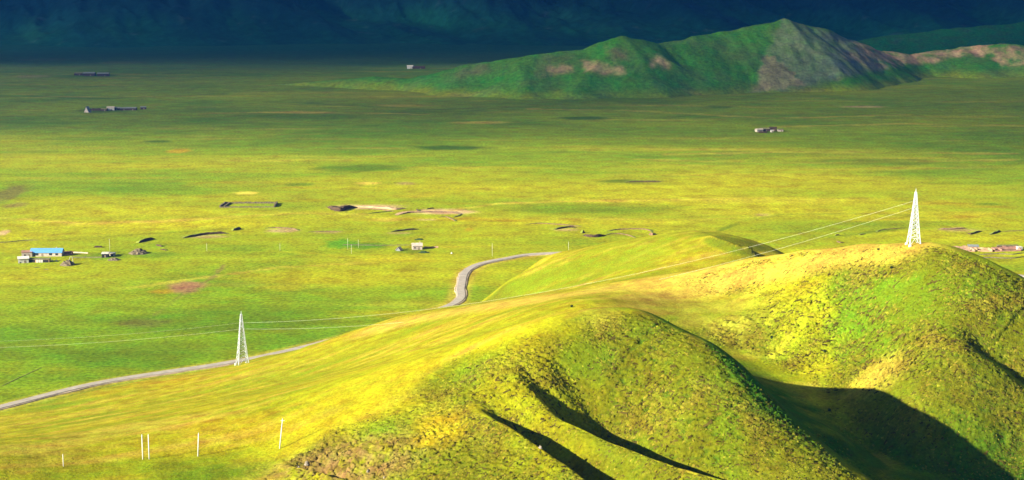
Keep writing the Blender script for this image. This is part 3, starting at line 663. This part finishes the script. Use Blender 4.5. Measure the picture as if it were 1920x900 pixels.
def mound(name, label, pos, rx, ry, h, mat, cat='mound', group=None, seed=0, rough=.35):
    n_, k = 22, 9; v = []; f = []
    for j in range(k + 1):
        for i in range(n_):
            a = 2 * math.pi * i / n_; q = j / k
            nz = perlin(np.array([math.cos(a) * 2 * q * 2 + seed * 3.7]), np.array([math.sin(a) * 2 * q * 2 + seed]))[0]
            rr = q * (1 + .18 * nz); v.append((rx * rr * math.cos(a), ry * rr * math.sin(a), h * (1 - q * q) ** 1.2 * (1 + rough * nz) - .4 * q))
    for j in range(k):
        for i in range(n_): f.append((j * n_ + i, (j + 1) * n_ + i, (j + 1) * n_ + (i + 1) % n_, j * n_ + (i + 1) % n_))
    m = MB(); m.add(v, f); o = m.build(name, mat); o.location = pos; return tag(o, label, cat, group)

# farmstead on the left
house('farmhouse', 'long farmhouse with bright blue sheet roof in the left farmstead', gp(89, 479.5), 25, 8.5, 3.3, 2.6, .02, M_PLASTER, M_BLUE,
      [('window', -8.2, .9, 4.2, 1.9), ('window', 3.6, 1.0, 2.4, 1.7), ('door', -3.0, 0, 1.5, 2.4), ('window', 8.5, 1.0, 2.2, 1.5), ('open', -9.5, 0, .9, .8)], chimney=True)
house('annex', 'pinkish flat-roofed annex at the left end of the blue-roofed farmhouse', gp(51, 480.5), 8, 9, 3.8, 0, .25, M_PLASTER, M_PINK, [('door', 1.5, 0, 1.4, 2.2), ('window', -1.6, 1.1, 1.6, 1.3)])
house('long_shed', 'long low shed with dark open bays in front of the blue-roofed farmhouse', gp(70, 491.5), 20, 5.5, 2.5, 0, .03, M_MUD, M_TURFROOF,
      [('open', -5.2, .1, 8.2, 2.1), ('white', .6, 0, 1.7, 2.3), ('white', 2.6, 0, 1.5, 2.3), ('white', 4.3, 0, 1.3, 2.2), ('open', 7.4, .1, 4.2, 2.0)], cat='shed')
house('white_storehouse', 'small bright white storehouse at the left end of the long shed', gp(44, 492.5), 8, 6.5, 3.6, 1.3, .3, M_WPLASTER, M_WPLASTER, [('door', 1.2, 0, 1.3, 2.1), ('open', -2.4, 0, 1.0, .9)], cat='shed')
wall_ring('ruined_shed', 'roofless clay walls joining the right end of the blue-roofed farmhouse', gp(126, 478), [(-4, -3, 4, -3, 1.6), (-4, 3, 4, 3, 2.6), (4, -3, 4, 3, 1.8), (-4, -3, -4, 3, 2.4)], 2, .7, M_PINK, .05, cat='ruin')
wall_ring('yard_wall', 'low wall running right from the farmhouse yard to the dark hut', gp(163, 484), [(-12, 0, 12, .5, 1.0)], 1, .6, M_TURFROOF, 0, cat='wall')
wall_ring('yard_wall', 'low pale wall behind the yard right of the ruined shed', gp(150, 475), [(-9, 2, 2, 0, 1.0), (2, 0, 7, -1.5, .9)], 1, .6, M_PLASTER, 0, cat='wall')
mound('dung_heap', 'large brown heap with leaning poles in front of the farmstead', gp(127, 497), 6.5, 6, 3.8, M_DUNG, seed=1)
p_ = gp(134, 496)
for k, (dx, dy) in enumerate(((-3, 0), (2.4, .5))):
    o = MB().bar((dx, dy - 2.5, -.2), (dx * .2, dy, 6.2), .18, .12, 6).build('leaning_pole', M_POLE); o.location = p_
    tag(o, ('pale pole leaning right against the brown heap at the farmstead', 'pale pole leaning left against the brown heap at the farmstead')[k], 'pole')
house('dark_hut', 'small dark hut with white roof right of the farmstead', gp(198, 482), 5.2, 5, 2.9, 0, .1, M_DARK, M_WPLASTER, [('door', 0, 0, 1.2, 1.9)], cat='hut', flat=.8)
house('lean_to', 'tiny pale lean-to just right of the dark hut', gp(211, 479), 4, 3.5, 2.0, 0, -.1, M_PLASTER, M_GREYROOF, [('open', 0, 0, 1.6, 1.5)], cat='hut')
mound('fuel_heap', 'low dark heap in front of the dark hut', gp(214, 488), 6, 4, 2.0, M_DUNG, seed=2)
mound('earth_mound', 'large rounded earth mound right of the farmstead huts', gp(260, 475), 8.5, 8, 3.6, M_DUNG, seed=3)
for k, (a, b_, lab) in enumerate([(98, 490, 'left white boulder in front of the long shed'), (106, 490, 'right white boulder in front of the long shed')]):
    mound('boulder', lab, gp(a, b_), .8, .8, 1.2, M_WPLASTER, 'boulder', seed=9 + k)

# house by the garden plot
house('cottage', 'small pinkish cottage right of the green garden plot', gp(782, 467), 8.2, 7.5, 3.4, 1.6, .12, M_PLASTER, M_PLASTER, [('window', -2, 1.1, 1.4, 1.2), ('door', 1.2, 0, 1.3, 2.1)], chimney=True)
wall_ring('garden_wall', 'broken pale wall running right from the small cottage', gp(806, 465), [(-5, 0, 7, .6, 1.3)], 1, .7, M_MUD, 0, cat='wall')
house('tent', 'small pale tent left of the pinkish cottage', gp(748, 470), 4.0, 4.0, .9, 2.2, 1.2, M_GREYROOF, M_PLASTER, [('open', 0, 0, .8, .8)], cat='tent')
wall_ring('garden_wall', 'dark turf wall behind the green garden plot', gp(705, 459), [(-28, 0, 2, -2.5, .6), (2, -2.5, 30, -1, .5)], 1, 1.0, M_DUNG, 0, cat='wall')
mound('turf_mound', 'dark turf mound in front of the small cottage', gp(795, 474), 5.5, 3.5, 1.4, M_LEAF, seed=4)
mound('turf_mound', 'small dark turf mound behind the small cottage', gp(786, 449), 5, 3, 1.1, M_LEAF, seed=5)
mound('boulder', 'white boulder on the grass right of the small cottage', gp(847, 476), 1.0, 1.0, 1.4, M_WPLASTER, 'boulder', seed=6)

# ruined hamlet behind the right-hand hill
wall_ring('ruined_compound', 'left clay-walled ruin with dark interior behind the right-hand hill', gp(1803, 470), [(-11, -3, 10, -3.5, .8), (-13, 6, -11, -3, 2.2), (-13, 6, 8, 6, 3.0), (10, -3.5, 8, 6, 2.4), (-5, 1.2, 7, .8, 2.0)], 2, .8, M_MUD, -.05, cat='ruin')
house('ruined_house', 'grey-roofed hut in the middle of the ruined hamlet', gp(1824, 467), 8, 6, 2.8, 1.0, -.15, M_MUD, M_GREYROOF, [('open', -1.5, 0, 3.0, 2.0), ('open', 2.6, .2, 1.6, 1.6)])
wall_ring('ruined_compound', 'middle pale clay ruin between the grey hut and the long pen', gp(1845, 470), [(-6, -2.5, 6, -4, 1.0), (-7, 4, -6, -2.5, 2.4), (-7, 4, 4, 3, 2.6), (6, -4, 4, 3, 2.2)], 2, .9, M_SAND, -.1, cat='ruin')
wall_ring('ruined_compound', 'long reddish roofless pen at the right end of the ruined hamlet', gp(1888, 470), [(-11, -3, 11, -1.5, .8), (-11, 5, 10, 6.5, 3.0), (-11, -3, -11, 5, 2.4), (11, -1.5, 10, 6.5, 2.2), (-5, -2.6, -5, 5, 1.6)], 2, .8, M_PINK, .02, cat='ruin')
house('ruined_house', 'dark long byre against the back wall of the reddish pen', gp(1889, 465.5), 17, 3.2, 2.4, 0, .05, M_SOILD, M_TURFROOF, [('open', -4, .1, 3, 1.8), ('open', 3, .1, 4, 1.8)], cat='byre')
house('ruined_house', 'small pale block at the far right corner of the reddish pen', gp(1911, 468), 3.6, 4, 2.2, 0, .2, M_WPLASTER, M_WPLASTER, [('door', 0, 0, 1, 1.7)], cat='hut')
# sheepfold
wall_ring('sheepfold', 'rectangular low-walled sheepfold alone on the yellow plain', gp(467, 386), [(-26, -12, 26, -11, .9), (-25, 13, 25, 14, 1.5), (-26, -12, -25, 13, 2.0), (26, -11, 25, 14, 2.0), (-22, -11, -21, 13, 1.3)], 1.4, 1.4, M_DUNG, 0)

# far villages
def far_cluster(spec, wscale):
    for (nm, lab, px_, py_, L, W, H, rise, rot, wm, rm) in spec:
        house(nm, lab, gp(px_, py_), L, W, H, rise, rot, wm, rm, [('door', L * .15, 0, 1.6, 2.2)], cat='house', group='far houses on the plain')
far_cluster([
 ('far_house', 'brightest pale house in the middle of the far left village', 208, 207, 11, 8, 4.2, 1.5, .1, M_WPLASTER, M_PLASTER),
 ('far_house', 'dark-walled house just right of the bright house in the far left village', 219, 206.5, 10, 8, 3.4, 1.2, -.1, M_SOILD, M_GREYROOF),
 ('far_house', 'third house from the bright one in the far left village', 231, 207, 9, 7, 3.2, 1.0, .2, M_SOILD, M_GREYROOF),
 ('far_house', 'long pale-roofed house near the right end of the far left village', 247, 207, 15, 8, 3.4, 1.2, 0, M_SOILD, M_GREYROOF),
 ('far_house', 'rightmost small house of the far left village', 269, 205, 8, 7, 3.2, 1.0, .1, M_SOILD, M_GREYROOF),
 ('far_house', 'dark house left of the bright house in the far left village', 196, 208, 9, 7, 2.8, .8, 0, M_SOILD, M_TURFROOF),
 ('pitched_tent', 'pale steep pointed tent at the left end of the far left village', 164, 211, 7, 8, .8, 8.0, 1.3, M_PLASTER, M_GREYROOF),
 ('far_house', 'pale house at the left end of the far right cluster on the plain', 1423, 247, 9, 7, 3.0, 1.2, .3, M_PLASTER, M_PLASTER),
 ('far_house', 'dark house in the middle of the far right cluster on the plain', 1434, 246, 12, 7, 3.4, 1.0, 0, M_SOILD, M_TURFROOF),
 ('far_house', 'tall dark house right of the middle in the far right cluster', 1449, 245.5, 10, 8, 4.2, 1.2, -.2, M_SOILD, M_SOILD),
 ('far_house', 'small pale hut in front of the dark houses of the far right cluster', 1447, 248, 3.5, 3.5, 2.6, 0, 0, M_WPLASTER, M_WPLASTER),
 ('far_house', 'rightmost low house of the far right cluster', 1463, 246.5, 7, 6, 2.6, .8, 0, M_PLASTER, M_TURFROOF),
 ('far_house', 'grey-roofed left house of the distant hamlet at the edge of the cloud shadow', 168, 142, 22, 12, 5, 2, 0, M_SOILD, M_GREYROOF),
 ('far_house', 'right house of the distant hamlet at the edge of the cloud shadow', 194, 143, 22, 12, 5, 2, .1, M_SOILD, M_GREYROOF),
 ('far_house', 'dark left-hand barn of the distant hamlet at the edge of the cloud shadow', 148, 141, 16, 10, 4, 1.5, 0, M_SOILD, M_TURFROOF),
 ('far_house', 'lone white distant house left of the far hill', 769, 129, 12, 9, 5, 2, 0, M_WPLASTER, M_WPLASTER),
 ('far_house', 'long dark distant barn beside the lone white house', 785, 129, 26, 9, 4, 1.5, 0, M_SOILD, M_SOILD)], 1)
wall_ring('far_pen', 'dark pen walls left of the bright house in the far left village', gp(178, 207), [(-10, -6, 10, -6), (-10, 8, 10, 8), (-10, -6, -10, 8), (10, -6, 10, 8)], 2.2, 1.6, M_SOILD)
wall_ring('far_pen', 'dark pen walls in front of the far right cluster', gp(1430, 249), [(-5, -2, 5, -2), (-5, 3, 5, 3), (-5, -2, -5, 3), (5, -2, 5, 3)], 1.8, 1.2, M_SOILD)

# ------------------------------------------------------------------ cut river banks and turf lines on the plain
def bank(pts, h, mat, back=9.0, taper=True, top=None):
    h *= .72
    c = spline([plain(*p) for p in pts], 1.8); n_ = len(c)
    t = np.gradient(c, axis=0); t /= np.linalg.norm(t, axis=1)[:, None]; nr = np.stack([-t[:, 1], t[:, 0]], 1)
    nr = np.where((nr[:, 1] < 0)[:, None], -nr, nr)
    jj = fbm(np.arange(n_) / 4.0 + pts[0][0], np.zeros(n_) + pts[0][1], 3)
    m = MB(); v = []; u = np.linspace(0, 1, n_)
    env = np.clip(np.minimum(u, 1 - u) * 5, .12, 1) if taper else np.ones(n_)
    for i in range(n_):
        g_ = gz(*c[i]); hh = h * env[i] * (1 + .5 * jj[i]); b_ = back * (.5 + .5 * env[i])
        for o_, z in ((0, -.4), (.15 * hh + .5 * jj[i], hh * .65), (.4 * hh + .4 * jj[i], hh), (.4 * hh + b_ * .4, hh * .8), (.4 * hh + b_, -.4)):
            p = c[i] + nr[i] * o_; v.append((p[0], p[1], g_ + z))
    f = [(5 * i + k, 5 * i + 5 + k, 5 * i + 6 + k, 5 * i + 1 + k) for i in range(n_ - 1) for k in range(4)]
    me = bpy.data.meshes.new('eroded_bank'); me.from_pydata(v, [], f); me.materials.append(mat); me.materials.append(top or M_TURF)
    me.polygons.foreach_set('material_index', [0, 0, 1, 1] * (n_ - 1)); me.update()
    o = bpy.data.objects.new('eroded_bank', me); COL.objects.link(o); o['kind'] = 'structure'
    return o
bank([(613,389),(624,395),(640,397),(655,392),(672,389)], 4.6, M_SOILD, 14, top=M_SOILD)
bank([(660,389),(690,390),(720,392),(742,394),(762,391)], 2.4, M_SAND, 12, top=M_SAND)
bank([(668,393),(700,393),(738,397)], 1.0, M_SOILB, 6, top=M_SAND)
bank([(690,401),(712,399),(740,396)], .9, M_SOILD, 4)
bank([(745,404),(765,400),(790,399),(830,399),(868,402)], 1.5, M_SOILB, 12, top=M_SAND)
bank([(780,393),(784,397),(788,399)], 1.5, M_SOILD, 3)
bank([(800,393),(815,391)], 1.2, M_SOILD, 4)
bank([(822,408),(835,407),(848,412),(853,415)], 1.0, M_SOILB, 4)
bank([(850,408),(862,405),(866,401)], 1.0, M_SOILB, 4)
bank([(343,447),(362,444),(380,441),(405,439),(430,438)], 2.6, M_SOILD, 8)
bank([(437,433),(444,432),(453,429)], 3.0, M_SOILD, 6)
bank([(497,429),(515,428),(545,430),(560,433)], 1.1, M_SOILB, 6)
bank([(575,436),(600,435),(640,434)], .7, M_SOILB, 5)
bank([(733,435),(745,434),(760,432),(786,430)], 1.8, M_SOILD, 6)
bank([(985,421),(1010,419),(1045,421),(1092,425)], .9, M_SOILB, 5)
bank([(1041,431),(1052,429),(1065,427),(1082,427)], 1.9, M_SOILD, 6)
bank([(1092,442),(1105,445),(1122,445),(1136,442)], 3.0, M_SOILD, 7, top=M_SOILB)
bank([(1092,438),(1098,437)], 3.6, M_SOILD, 4)
bank([(1132,442),(1148,439),(1166,439),(1182,443),(1192,447)], .9, M_SOILB, 4)
bank([(1138,434),(1160,431),(1190,430),(1212,431),(1222,436)], 1.3, M_SOILB, 5)
bank([(1216,440),(1224,442),(1232,440)], 3.0, M_SOILB, 6)
bank([(1566,442),(1576,441)], 1.5, M_SOILD, 4); bank([(1568,452),(1574,455),(1584,454)], 1.2, M_SOILB, 4); bank([(1612,441),(1624,439)], 1.0, M_SOILB, 4)
bank([(1645,436),(1655,432),(1690,429)], .8, M_SOILB, 4)
bank([(1760,431),(1785,431),(1815,429)], 1.4, M_SOILB, 8, top=M_SAND)
bank([(1812,437),(1820,440),(1832,437),(1842,434)], 1.7, M_SOILD, 5); bank([(1856,440),(1864,439),(1877,434)], 2.3, M_SOILD, 5); bank([(1877,435),(1895,434),(1925,433)], .7, M_SOILB, 4)
bank([(1828,477),(1850,477),(1872,476),(1900,477),(1925,473)], .9, M_DUNG, 4); bank([(1828,483),(1860,483),(1900,484),(1925,480)], 1.0, M_DUNG, 4)
bank([(175,464),(192,464)], 2.2, M_SOILD, 5); bank([(260,456),(275,452),(291,448)], 2.8, M_SOILD, 6); bank([(291,460),(303,463)], 1.5, M_SOILD, 4); bank([(300,468),(312,470)], 1.2, M_SOILD, 4)
bank([(-20,456),(15,454),(45,451),(75,450)], .7, M_DUNG, 4); bank([(62,503),(76,502)], .8, M_DUNG, 3); bank([(82,506),(92,506)], .8, M_DUNG, 3)
bank([(1170,342),(1205,341),(1242,341)], 1.4, M_SOILD, 10)
bank([(0,727),(30,713),(60,699),(85,688)], .3, M_DUNG, 2)

# ------------------------------------------------------------------ shrubs and rocks on the slopes
def shrub(label, px_, py_, r, h):
    r *= .6; h *= .65; b_ = hit_ridge(px_, py_); t = thing('shrub', label, 'shrub', (b_[0], b_[1], rz(b_[0], b_[1])), 0, 'dark shrubs on the slopes')
    m = MB()
    for _ in range(5): m.bar((0, 0, -.3), (random.uniform(-r, r) * .6, random.uniform(-r, r) * .6, h * random.uniform(.6, 1)), .07, .03, 4)
    m.build('stem', M_WOOD, t); m = MB()
    for _ in range(170):
        d = Vector((random.gauss(0, 1), random.gauss(0, 1), random.gauss(0, 1))).normalized() * random.uniform(.4, 1.05); c = Vector((d.x * r, d.y * r, h * .55 + d.z * h * .5))
        u = Vector((random.uniform(-1, 1), random.uniform(-1, 1), random.uniform(-1, 1))).normalized(); w_ = u.orthogonal().normalized() * .2; u = u * .32
        m.add([c - u, c + w_, c + u, c - w_], [(0, 1, 2, 3)])
    m.build('foliage', M_LEAF, t)
for a in [('small dark shrub on the green bowl just right of the shaded spur', 1447, 638, .9, 1.8), ('small dark shrub in the middle of the right-hand bowl', 1546, 661, .8, 1.3), ('tiny dark shrub on the crest behind the central knoll', 1072, 576, .8, 1.2),
          ('small dark shrub below the right-hand pylon', 1672, 506, .9, 1.3), ('dark shrub at the edge of the shadow in the right valley', 1555, 772, .9, 1.4), ('tiny shrub on the yellow crest left of the right-hand pylon', 1647, 470, .8, 1.0)]: shrub(*a)
rocks = [(575,862),(600,880),(560,872),(690,872),(720,884),(745,878),(655,892),(1013,855)]
proto = None
for k, (px_, py_) in enumerate(rocks):
    h = hit_ridge(px_, py_); z_ = rz(h[0], h[1]) + .1
    if proto is None:
        proto = mound('rock', 'pale rock in the broken brown turf, uppermost of the left three', (h[0], h[1], z_), .9, .7, .9, M_ROCK, 'rock', 'rocks in the broken turf', 12, .8)
    else:
        o = proto.copy(); COL.objects.link(o); o.location = (h[0], h[1], z_); o.rotation_euler = (0, 0, k * 1.3); s_ = .45 + .1 * (k % 4); o.scale = (s_, s_, s_)
        o['label'] = 'pale rock in the broken brown turf, ' + ('', 'right of the leftmost rock', 'lowest of the left three', 'first one right of the dark hollow', 'right of the dark hollow near the frame edge', 'rightmost of the group', 'lowest one in the middle', '')[k]
        if k == 7: o['label'] = 'small white rock on the stepped slope below the central knoll'
